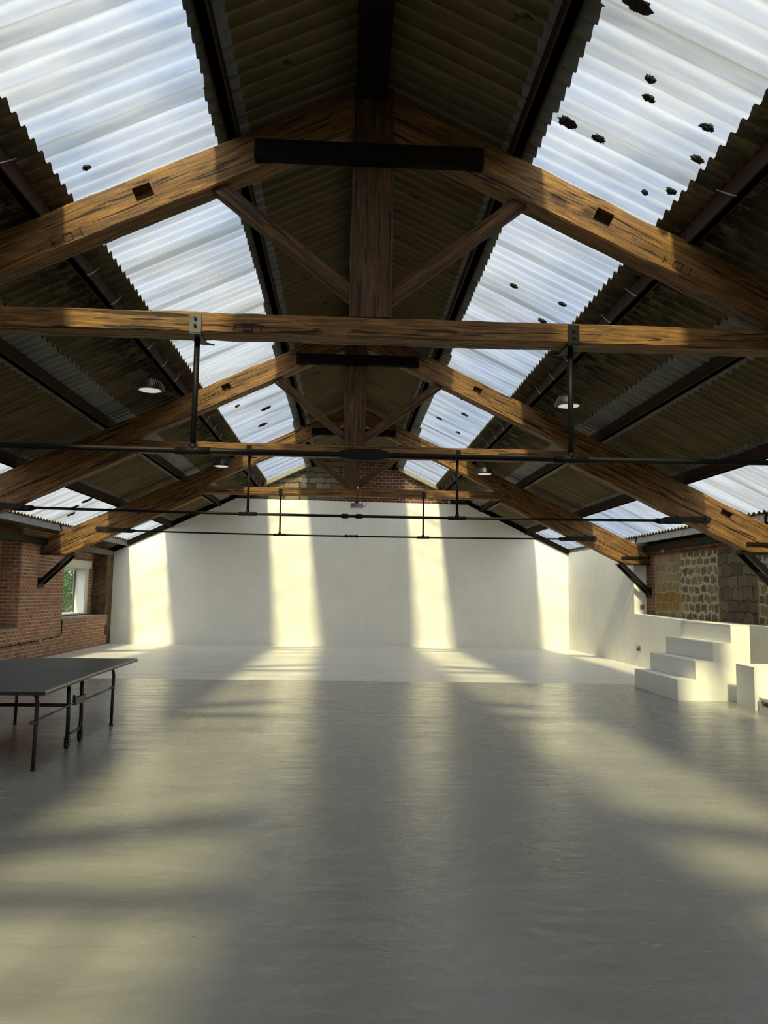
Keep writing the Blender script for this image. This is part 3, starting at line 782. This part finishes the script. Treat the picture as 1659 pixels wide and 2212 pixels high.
        prism(bm, [(x-w/2, y_f+T+.028), (x+w/2, y_f+T+.028), (x+w/2+.07*(-s), y_f+T+.09), (x-w/2+.07*(-s), y_f+T+.09)], 'z', zbm-.018, zbm-.006)
        bevel(bm, .004, 1)
        bp = obj('bracket_plate', bm, 'irongrey' if (s < 0 and ti == 1) else 'iron', h)
        for zz in (zbm+.055, zbm+.12): bm = BM(); cyl(bm, (x, y_f-.034, zz), (x, y_f-.017, zz), .014, 6); obj('bolt', bm, 'iron', h)
        bm = BM(); cyl(bm, (x-.155, yr, sag(x)-.002), (x+.155, yr, sag(x)+.002), R_+.009, 14); cyl(bm, (x, yr, sag(x)), (x, yr, sag(x)+.06), .034, 12)
        obj('sleeve', bm, 'iron', h)
    # wall brackets
    for s in (-1, 1):
        xw = XL if s < 0 else XR+REC; bm = BM()
        xi = xw - s*.78; zi = ZLOW + dz - S*abs(xi-XC)*1.0
        zs_ = zi - .012
        box(bm, min(xw, xi), max(xw, xi), Y-.07, Y+T+.07, zs_-.06, zs_-.03)
        for yy in (Y-.06, Y+T+.01):
            a = Vector((xi+s*.06, 0, zs_-.05)); b = Vector((xw-s*.01, 0, zs_-.05-.70)); d = (b-a).normalized(); n_ = Vector((-d.z, 0, d.x))*.045
            poly = [(a+n_), (b+n_), (b-n_), (a-n_)]
            prism(bm, [(p.x, p.z) for p in poly], 'y', yy, yy+.055)
        box(bm, min(xw, xw-s*.02), max(xw, xw-s*.02), Y-.09, Y+T+.09, zs_-.86, zs_-.62)
        wb = obj('wall_bracket', bm, 'iron', root)
        # strap across the rafter foot
        if s > 0 or ti != 3:
            b3 = BM(); zz = ZLOW+dz-S*abs(xi-XC)+.10
            box(b3, min(xi+s*.05, xw), max(xi+s*.05, xw), Y-.03, Y-.008, zz-.025, zz+.03)
            obj('strap', b3, 'iron', wb)

# ------------------------------------------------------------------ lamps
def lamp(x, y, z, label, sc_=1.0):
    root = empty('pendant_lamp', (x, y, z), label, 'lamp', 'round black pendant lamps')
    r = .185*sc_
    bm = BM()
    prof = [(0, .150), (.055, .150), (.06, .115), (r*.66, .108), (r*.80, .03), (r*.80, .0), (r*.74, -.004)]
    n = 40
    rings = []
    for pr, pz in prof:
        if pr == 0: rings.append([bm.verts.new((x, y, z+pz))]); continue
        rings.append([bm.verts.new((x+pr*math.cos(2*PI*i/n), y+pr*math.sin(2*PI*i/n), z+pz)) for i in range(n)])
    for A, B in zip(rings, rings[1:]):
        for i in range(n):
            j = (i+1) % n
            if len(A) == 1: bm.faces.new((A[0], B[i], B[j]))
            else: bm.faces.new((A[i], A[j], B[j], B[i]))
    bm.faces.new(rings[-1])
    obj('housing', bm, 'lampb', root)
    bm = BM(); nf = 30
    for i in range(nf):
        a = 2*PI*i/nf; c, s_ = math.cos(a), math.sin(a); t_ = .0035
        pts = [(.07, .112), (r*.72, .125), (r*1.0, .022), (r*1.0, .0), (r*.81, .0), (r*.78, .03)]
        A = [bm.verts.new((x+p*c-t_*s_, y+p*s_+t_*c, z+h)) for p, h in pts]; B = [bm.verts.new((x+p*c+t_*s_, y+p*s_-t_*c, z+h)) for p, h in pts]
        bm.faces.new(A); bm.faces.new(B[::-1])
        for k in range(len(pts)): bm.faces.new((A[k], B[k], B[(k+1)%6], A[(k+1)%6]))
    obj('cooling_fins', bm, 'lampb', root)
    bm = BM()
    lens = [(0, -.016), (r*.35, -.014), (r*.6, -.009), (r*.735, -.003)]
    rings = [[bm.verts.new((x, y, z-.016))]] + [[bm.verts.new((x+pr*math.cos(2*PI*i/n), y+pr*math.sin(2*PI*i/n), z+pz)) for i in range(n)] for pr, pz in lens[1:]]
    for A, B in zip(rings, rings[1:]):
        for i in range(n):
            j = (i+1) % n
            if len(A) == 1: bm.faces.new((A[0], B[j], B[i]))
            else: bm.faces.new((A[j], A[i], B[i], B[j]))
    obj('lens', bm, 'lens', root, smooth=True)
    bm = BM(); zt_ = sheet_z(x) - .075
    cyl(bm, (x, y, z+.11), (x, y, z+.17), .03, 10); 
    tube(bm, [(x+.02*math.cos(a), y, z+.19+.02*math.sin(a)) for a in [i*PI/5 for i in range(11)]], .005, 6)
    tube(bm, [(x, y, z+.21), (x+.004, y, z+.35), (x, y, zt_)], .0045, 6)
    sg = 1 if x < 0 else -1
    tube(bm, [(x+sg*.015, y, z+.15), (x+sg*.05, y, z+.24), (x+sg*.025, y, z+.30), (x+sg*.012, y, z+.38), (x+sg*.05, y, zt_-.02)], .005, 6)
    obj('suspension', bm, 'iron', root)
lamp(-2.735, 11.0, 4.44, 'round black pendant lamp at left, nearest of the left pair with bright lens', 1.1)
lamp(3.105, 11.0, 4.378, 'round black pendant lamp at right, nearest of the right pair behind the iron hanger rod', 1.1)
lamp(-2.739, 17.5, 4.411, 'small far pendant lamp at left, above the far tie beam', 1.1)
lamp(3.045, 17.5, 4.373, 'small far pendant lamp at right, against the brown roof slope', 1.1)

# ------------------------------------------------------------------ projector
x, y, z = .255, 19.62, 3.84
root = empty('projector', (x, y, z), 'small grey projector hanging from the farthest truss before the white wall', 'projector')
bm = BM(); box(bm, x-.155, x+.155, y-.12, y+.12, z-.055, z+.045); bevel(bm, .015, 2)
obj('body', bm, 'grey', root)
bm = BM()
for k in range(9): box(bm, x-.13+k*.014, x-.124+k*.014, y-.123, y-.118, z-.03, z+.02)
obj('vent_slots', bm, 'black', root)
bm = BM(); cyl(bm, (x-.01, y, z+.045), (x+.01, y, 4.10), .010, 8); box(bm, x-.09, x+.07, y-.05, y+.05, z+.045, z+.06); cyl(bm, (x, y, z+.06), (x, y, z+.10), .035, 10)
for sx in (-.14, .14): cyl(bm, (x+sx, y, z+.03), (x+sx, y, z+.085), .008, 6)
cyl(bm, (x+.01, y, 4.10), (x+.01, y+.30, 4.16), .01, 8)
obj('mount', bm, 'iron', root)
bm = BM(); tube(bm, [(x+.15, y, z-.01), (x+.21, y, z-.01), (x+.24, y, z+.05), (x+.22, y, z+.12), (x+.16, y+.05, z+.16), (x+.17, y+.2, z+.42)], .006, 6)
obj('cable', bm, 'iron', root)
bm = BM(); bmesh.ops.create_icosphere(bm, subdivisions=2, radius=.03, matrix=Matrix.Translation((x+.02, y+.26, 4.33)) @ Matrix.Scale(.7, 4, (0,0,1)))
cyl(bm, (x+.02, y+.26, 4.29), (x+.02, y+.26, 4.33), .022, 10)
tag(obj('cable_rose', bm, 'upvc', smooth=True), 'tiny white ceiling rose on the farthest tie beam above the projector', 'ceiling rose')

# white spotlight with cable on the gable, white sensor on the right wall
bm = BM(); x, y, z = 3.40, YB+.30, 4.80
cyl(bm, (x, y-.12, z-.06), (x+.05, y-.04, z+.05), .045, 12, .025)
sp_ = obj('spotlight', bm, 'upvc'); tag(sp_, 'small white spotlight above the white wall, at the right of the gable', 'spotlight')
bm = BM(); tube(bm, [(x+.04, y-.03, z+.04), (x-.05, y-.02, z-.02), (x-.2, y-.02, z-.06), (x-.30, y-.01, z+.02), (x-.27, y-.01, z+.25)], .009, 6)
obj('cable', bm, 'upvc', sp_)
bm = BM(); cyl(bm, (XR+REC-.03, 19.0, 2.79), (XR+REC-.03, 19.0, 2.89), .035, 12, .028); box(bm, XR+REC-.03, XR+REC, 18.97, 19.03, 2.82, 2.93)
tag(obj('sensor', bm, 'upvc'), 'small white sensor high on the right stone wall under the eave', 'sensor')

# ------------------------------------------------------------------ sockets
bm = BM(); box(bm, XR-.022, XR, 19.80, 20.02, .385, .50); bevel(bm, .004, 1)
so = obj('wall_socket', bm, 'steelsock'); tag(so, 'double metal wall socket low on the white right wall beside the steps', 'socket')
bm = BM()
bm.free()
for y in (19.84, 19.95): bm = BM(); box(bm, XR-.028, XR-.020, y-.005, y+.045, .40, .46); obj('socket_face', bm, 'black', so)
bm = BM(); box(bm, XR-.027, XR-.020, 19.90, 19.94, .445, .485); obj('switch', bm, 'upvc', so)
bm = BM(); box(bm, 7.485, 7.59, YR-.02, YR, 1.40, 1.52); bevel(bm, .004, 1)
so = obj('cover_plate', bm, 'grey'); tag(so, 'small pale cover plate on the white return beside the stone wall', 'cover plate')
bm = BM()
for k in range(5): box(bm, 7.495+k*.019, 7.505+k*.019, YR-.023, YR-.018, 1.41, 1.51)
obj('slots', bm, 'steelsock', so)

# ------------------------------------------------------------------ white steps and boxes
xs = [5.602, 5.915, 6.226, 6.535, 6.866]; zs = [.339, .650, .958, 1.262]; ya, yb = 13.437, 15.44
poly = [(xs[0], 0)]
for i in range(4): poly += [(xs[i], zs[i]), (xs[i+1], zs[i])]
poly += [(xs[4], 0)]
root = empty('step_block', (6.2, 14.4, 0), 'white painted stepped block of four tall steps against the right wall', 'steps')
bm = BM(); pin = [(a+.012 if k % 2 == 1 or k == 0 else a, b) for k, (a, b) in enumerate(poly)]
prism(bm, poly, 'y', ya, yb); bevel(bm, .004, 1); obj('body', bm, 'plinth', root)
for i in range(4):
    bm = BM(); box(bm, xs[i]-.003, xs[i+1]-.003 if i < 3 else xs[i+1]+.002, ya-.003, yb+.003, zs[i], zs[i]+.004); bevel(bm, .001, 1); obj('tread', bm, 'plinth', root)
def rbox(name, c, ang, w, d, h, label):
    bm = BM(); box(bm, 0, w, 0, d, 0, h); bevel(bm, .005, 1)
    o = obj(name, bm, 'plinth', matrix=Matrix.Translation(c) @ Matrix.Rotation(ang, 4, 'Z')); return tag(o, label, 'box', 'white display boxes at the right')
rbox('display_box', (6.362, 12.35, 0), -.088, .62, .71, .655, 'tall white display box standing beside the steps at the right edge')
b2 = rbox('display_box', (6.393, 11.50, 0), 0, .55, .785, .205, 'low white display box with black lettering at the right edge')
cu = bpy.data.curves.new('lettering', 'FONT'); cu.body = "'NAMOT"; cu.size = .105; cu.extrude = .0015; cu.offset = .004; cu.space_character = .92
tmp = bpy.data.objects.new('lettering_tmp', cu); COL.objects.link(tmp)
bpy.context.view_layer.update()
me = bpy.data.meshes.new_from_object(tmp.evaluated_get(bpy.context.evaluated_depsgraph_get()))
bpy.data.objects.remove(tmp); me.materials.clear(); me.materials.append(M['black'])
lt = bpy.data.objects.new('lettering', me); COL.objects.link(lt)
lt.matrix_world = Matrix.Translation((6.390, 12.20, .085)) @ Matrix(((0,0,-1,0),(-1,0,0,0),(0,1,0,0),(0,0,0,1)))
lt.parent = b2; lt.matrix_parent_inverse = WORLD(b2).inverted()

# ------------------------------------------------------------------ table tennis table
root = empty('table_tennis_table', (-3.6, 9.5, 0), 'dark folding table tennis table on metal legs and castors at the left', 'table tennis table')
ZTAB = .76
cn, cm_, cf = (-2.723, 7.644), (-2.800, 9.50), (-2.822, 11.351)
ln, lm, lf = (-4.37, 7.56), (-4.42, 9.47), (-4.457, 11.261)
def half(a, b, c, d, name):
    bm = BM(); prism(bm, [a, b, c, d], 'z', ZTAB-.022, ZTAB); bevel(bm, .002, 1)
    h = obj(name, bm, 'table', root)
    bm = BM()
    def strip(p, q, w, inset, z0=ZTAB, z1=ZTAB+.0012):
        p, q = Vector(p), Vector(q); cen = (Vector(a)+Vector(b)+Vector(c)+Vector(d))/4
        u = (q-p).normalized(); n = Vector((-u.y, u.x)); n = n if (cen-p).dot(n) > 0 else -n
        r = [p+n*inset, q+n*inset, q+n*(inset+w), p+n*(inset+w)]
        prism(bm, [tuple(v) for v in r], 'z', z0, z1)
    return h, bm, strip
h1, b1, st = half(cn, cm_, lm, ln, 'table_half')
st(cn, cm_, .018, .0); st(cn, ln, .018, .0); st(ln, lm, .018, .0)
obj('boundary_line', b1, 'line', h1)
h2, b2_, st = half((cm_[0], cm_[1]+.012), cf, lf, (lm[0], lm[1]+.012), 'table_half')
st((cm_[0], cm_[1]+.012), cf, .018, .0); st(cf, lf, .018, .0); st(lf, (lm[0], lm[1]+.012), .018, .0)
obj('boundary_line', b2_, 'line', h2)
def lerp(p, q, t): return (p[0]+(q[0]-p[0])*t, p[1]+(q[1]-p[1])*t)
for h, a, b, c, d in ((h1, cn, cm_, lm, ln), (h2, (cm_[0], cm_[1]+.012), cf, lf, (lm[0], lm[1]+.012))):
    bm = BM(); m0, m1 = lerp(a, d, .5), lerp(b, c, .5)
    prism(bm, [(m0[0]-.003, m0[1]+.02), (m0[0]+.003, m0[1]+.02), (m1[0]+.003, m1[1]-.02), (m1[0]-.003, m1[1]-.02)], 'z', ZTAB, ZTAB+.001)
    obj('centre_line', bm, 'line', h)
    bm = BM(); poly = [a, b, c, d]; cen = (sum(p[0] for p in poly)/4, sum(p[1] for p in poly)/4)
    for i in range(4):
        p, q = poly[i], poly[(i+1) % 4]; u = Vector((q[0]-p[0], q[1]-p[1])).normalized(); n = Vector((-u.y, u.x))
        if (Vector(cen)-Vector(p)).dot(n) < 0: n = -n
        r = [Vector(p)-n*.002, Vector(q)-n*.002, Vector(q)+n*.018, Vector(p)+n*.018]
        prism(bm, [tuple(v) for v in r], 'z', ZTAB-.036, ZTAB-.012)
    obj('frame_rail', bm, 'tube', h)
    bm = BM(); p, q = (a, b)
    box(bm, min(p[0],q[0])-.000, max(p[0],q[0])+.0, 0, 0, 0, 0) if False else None
    u = Vector((q[0]-p[0], q[1]-p[1])).normalized(); n = Vector((u.y, -u.x)); P0, Q0 = Vector(p)+n*.0025, Vector(q)+n*.0025
    prism(bm, [tuple(P0), tuple(Q0), tuple(Q0+n*.003), tuple(P0+n*.003)], 'z', ZTAB-.014, ZTAB+.001)
    obj('edge_band', bm, 'edge', h)
# U-shaped end legs
def uleg(xr_, yr_, ybot, xl_, name='leg', mat='tube'):
    for xx, sgn in ((xr_, -1), (xl_, 1)):
        bm = BM(); zt_ = ZTAB-.045
        tube(bm, [(xx, ybot, .0), (xx, ybot+(yr_-ybot)*.5, .35), (xx, yr_, .62), (xx+sgn*.012, yr_, .68), (xx+sgn*.04, yr_, zt_-.005), (xx+sgn*.09, yr_, zt_+.008), ((xr_+xl_)/2, yr_, zt_+.008)], .019, 12)
        lg = obj(name, bm, mat, root)
        b_ = BM(); cyl(b_, (xx, ybot, 0), (xx, ybot, .022), .025, 12, .022); obj('foot', b_, 'rubber', lg)
uleg(-2.878, 7.90, 7.875, -4.20); uleg(-2.897, 10.50, 10.483, -4.083)
# undercarriage: two U frames side by side with castors
for xx, lab in ((-2.93, 'r'), (-4.20, 'l')):
    for k, y in enumerate((8.955, 9.385)):
        bm = BM()
        tube(bm, [(xx, y, .10), (xx, y, .30), (xx, y-(.04 if k == 0 else .03), .715)], .021, 12)
        up = obj('upright', bm, 'tube', root)
        bm = BM(); cyl(bm, (xx-.016, y, .05), (xx+.016, y, .05), .05, 20); c_ = obj('castor', bm, 'rubber', up)
        bm = BM()
        for dx_ in (-.024, .024): prism(bm, [(y-.018, .045), (y+.018, .045), (y+.026, .12), (y-.026, .12)], 'x', xx+dx_-.003, xx+dx_+.003)
        box(bm, xx-.028, xx+.028, y-.027, y+.027, .118, .128); cyl(bm, (xx-.03, y, .05), (xx+.03, y, .05), .010, 8)
        obj('castor_fork', bm, 'tubel', up)
    bm = BM(); tube(bm, [(xx, 8.965, .26), (xx, 8.975, .18), (xx, 9.01, .15), (xx, 9.30, .15), (xx, 9.36, .18), (xx, 9.375, .26)], .016, 10)
    obj('lower_bar', bm, 'tube', root)
    bm = BM(); tube(bm, [(xx+.02, 7.87, .445), (xx+.02, 8.95, .462)], .010, 8); cyl(bm, (xx+.0, 7.88, .44), (xx+.06, 7.88, .44), .016, 8)
    tube(bm, [(xx+.045, 7.90, .46), (xx+.045, 8.95, .478)], .007, 8)
    obj('side_strut', bm, 'tubel', root)
    bm = BM(); tube(bm, [(xx+.02, 9.38, .455), (xx+.02, 10.46, .465)], .010, 8); cyl(bm, (xx+.0, 10.47, .465), (xx+.06, 10.47, .465), .016, 8)
    tube(bm, [(xx+.045, 9.40, .468), (xx+.045, 10.44, .478)], .007, 8)
    obj('side_strut', bm, 'tubel', root)
    bm = BM(); box(bm, xx+.015, xx+.05, 9.02, 9.37, .445, .525); bevel(bm, .004, 1); lt_ = obj('latch_box', bm, 'grey' if False else 'tubel', root)
    bm = BM(); cyl(bm, (xx+.035, 9.02, .51), (xx+.06, 8.92, .56), .013, 10); obj('latch_handle', bm, 'rubber', lt_)
bm = BM(); tube(bm, [(-2.945, 8.955, .457), (-4.19, 8.955, .452)], .019, 12)
obj('cross_bar', bm, 'tube', root)

# ------------------------------------------------------------------ trees outside the left window
def tree(c, R, H, seed, label):
    rnd = random.Random(seed); root = empty('tree', (c[0], c[1], -2.5), label, 'tree', 'trees outside the left window')
    bm = BM(); tube(bm, [(c[0], c[1], -2.5), (c[0]+.1, c[1]-.1, 0), (c[0]-.15, c[1]+.1, H*.7)], .16, 10)
    for k in range(9):
        a = rnd.random()*6.28; z0 = rnd.uniform(-.5, H*.5)
        tube(bm, [(c[0], c[1], z0), (c[0]+math.cos(a)*R*.45, c[1]+math.sin(a)*R*.45, z0+.6), (c[0]+math.cos(a)*R*.8, c[1]+math.sin(a)*R*.8, z0+1.3)], .035, 6)
    obj('trunk', bm, 'bark', root)
    bm = BM()
    for k in range(5200):
        while True:
            p = Vector((rnd.uniform(-1,1), rnd.uniform(-1,1), rnd.uniform(-1,1)))
            if p.length < 1: break
        if noise.noise(p*2.6+Vector((seed,0,0))) < -.12: continue
        q = Vector((c[0]+p.x*R, c[1]+p.y*R, H*.35 + p.z*(H*.65+.9)))
        l = rnd.uniform(.07, .13); a = Vector((rnd.gauss(0,1), rnd.gauss(0,1), rnd.gauss(0,.6))).normalized(); b = a.orthogonal().normalized()
        b = (b*math.cos(rnd.random()*6) + a.cross(b)*math.sin(rnd.random()*6)).normalized()
        n_ = a.cross(b)
        vs_ = [bm.verts.new(q - a*l), bm.verts.new(q + b*l*.45), bm.verts.new(q + a*l), bm.verts.new(q - b*l*.45)]
        bm.faces.new(vs_[:3]); bm.faces.new((vs_[0], vs_[2], vs_[3]))
    obj('foliage', bm, 'leaf', root)
tree((-11.4, 30.6), 2.3, 2.0, 3, 'leafy green tree seen through the left part of the window')
tree((-12.9, 36.2), 2.9, 2.3, 5, 'leafy green tree farther back, seen through the window')
tree((-14.0, 41.8), 2.6, 2.5, 8, 'leafy green tree farthest away, glimpsed through the window glass')
bm = BM(); box(bm, -40, XL-.9, 0, 70, -2.7, -2.5)
tag(obj('ground', bm, 'leaf'), 'green ground outside the left window', kind='structure')

# ------------------------------------------------------------------ light
SUN = 12.3
sd = bpy.data.lights.new('sun', 'SUN'); sd.energy = SUN; sd.color = (1.0, .88, .45); sd.angle = math.radians(4.2)
so = bpy.data.objects.new('sun', sd); COL.objects.link(so)
dirv = Vector((.095, 1.02, -1.0)); so.rotation_euler = dirv.to_track_quat('-Z', 'Y').to_euler(); so.location = (-2, -20, 20)
w = bpy.data.worlds.new('sky'); sc.world = w; w.use_nodes = True; nt = w.node_tree; nt.nodes.clear()
o_ = nt.nodes.new('ShaderNodeOutputWorld'); bg = nt.nodes.new('ShaderNodeBackground'); tc = nt.nodes.new('ShaderNodeTexCoord')
mp = nt.nodes.new('ShaderNodeMapping'); mp.inputs['Scale'].default_value = (2.2, 2.2, 3.5); ns = nt.nodes.new('ShaderNodeTexNoise'); ns.inputs['Scale'].default_value = 1.3; ns.inputs['Detail'].default_value = 6; ns.inputs['Roughness'].default_value = .55
cr = nt.nodes.new('ShaderNodeValToRGB'); cr.color_ramp.elements[0].position = .42; cr.color_ramp.elements[0].color = (.36,.52,.88,1); cr.color_ramp.elements[1].position = .60; cr.color_ramp.elements[1].color = (.90,.93,.98,1)
nt.links.new(tc.outputs['Generated'], mp.inputs[0]); nt.links.new(mp.outputs[0], ns.inputs['Vector']); nt.links.new(ns.outputs['Fac'], cr.inputs[0]); nt.links.new(cr.outputs[0], bg.inputs[0]); nt.links.new(bg.outputs[0], o_.inputs[0])
# the sky is brighter around the sun, which stands behind the viewer
sx = nt.nodes.new('ShaderNodeVectorMath'); sx.operation = 'DOT_PRODUCT'; nt.links.new(tc.outputs['Generated'], sx.inputs[0]); sx.inputs[1].default_value = (-.07, -.71, .70)
mr = nt.nodes.new('ShaderNodeMapRange'); mr.inputs['From Min'].default_value = -.15; mr.inputs['From Max'].default_value = 1; mr.inputs['To Min'].default_value = 1.0; mr.inputs['To Max'].default_value = 4.6
wm = nt.nodes.new('ShaderNodeMix'); wm.data_type = 'RGBA'; fr = nt.nodes.new('ShaderNodeMapRange'); fr.inputs['From Min'].default_value = -.1; fr.inputs['From Max'].default_value = .7
nt.links.new(sx.outputs['Value'], fr.inputs['Value']); nt.links.new(fr.outputs[0], wm.inputs[0]); nt.links.new(cr.outputs[0], wm.inputs[6]); wm.inputs[7].default_value = (1.0, .99, .93, 1); nt.links.new(wm.outputs[2], bg.inputs[0])
nt.links.new(sx.outputs['Value'], mr.inputs['Value']); nt.links.new(mr.outputs[0], bg.inputs['Strength'])

# ------------------------------------------------------------------ camera
f_px, pitch, yaw, roll = 1737.35, .10127, .04726, .01573
cp, sp_, cy, sy = math.cos(pitch), math.sin(pitch), math.cos(yaw), math.sin(yaw)
P = {'f': 1737.3485, 'pitch': .1013, 'yaw': .0473, 'roll': .0157}
fw = Vector((sy*cp, cy*cp, sp_)); r = Vector((cy, -sy, 0)); u = r.cross(fw)
r2 = math.cos(roll)*r + math.sin(roll)*u; u2 = -math.sin(roll)*r + math.cos(roll)*u
cam = bpy.data.cameras.new('camera'); co = bpy.data.objects.new('camera', cam); COL.objects.link(co)
m = Matrix((( r2.x, u2.x, -fw.x, 0), (r2.y, u2.y, -fw.y, 0), (r2.z, u2.z, -fw.z, 1.7), (0,0,0,1)))
co.matrix_world = m
cam.sensor_fit = 'HORIZONTAL'; cam.sensor_width = 36; cam.lens = f_px*36/1659; cam.clip_end = 300; cam.clip_start = .05
sc.camera = co

# ------------------------------------------------------------------ render look
sc.view_settings.view_transform = 'Standard'; sc.view_settings.look = 'None'; sc.view_settings.exposure = 0; sc.view_settings.gamma = 1
sc.view_settings.use_curve_mapping = False
cy_ = sc.cycles; cy_.use_denoising = True; cy_.use_adaptive_sampling = True; cy_.adaptive_threshold = .03; cy_.max_bounces = 9; cy_.diffuse_bounces = 5; cy_.glossy_bounces = 4; cy_.transmission_bounces = 6; cy_.transparent_max_bounces = 16
cy_.caustics_reflective = False; cy_.caustics_refractive = False; cy_.sample_clamp_indirect = 6
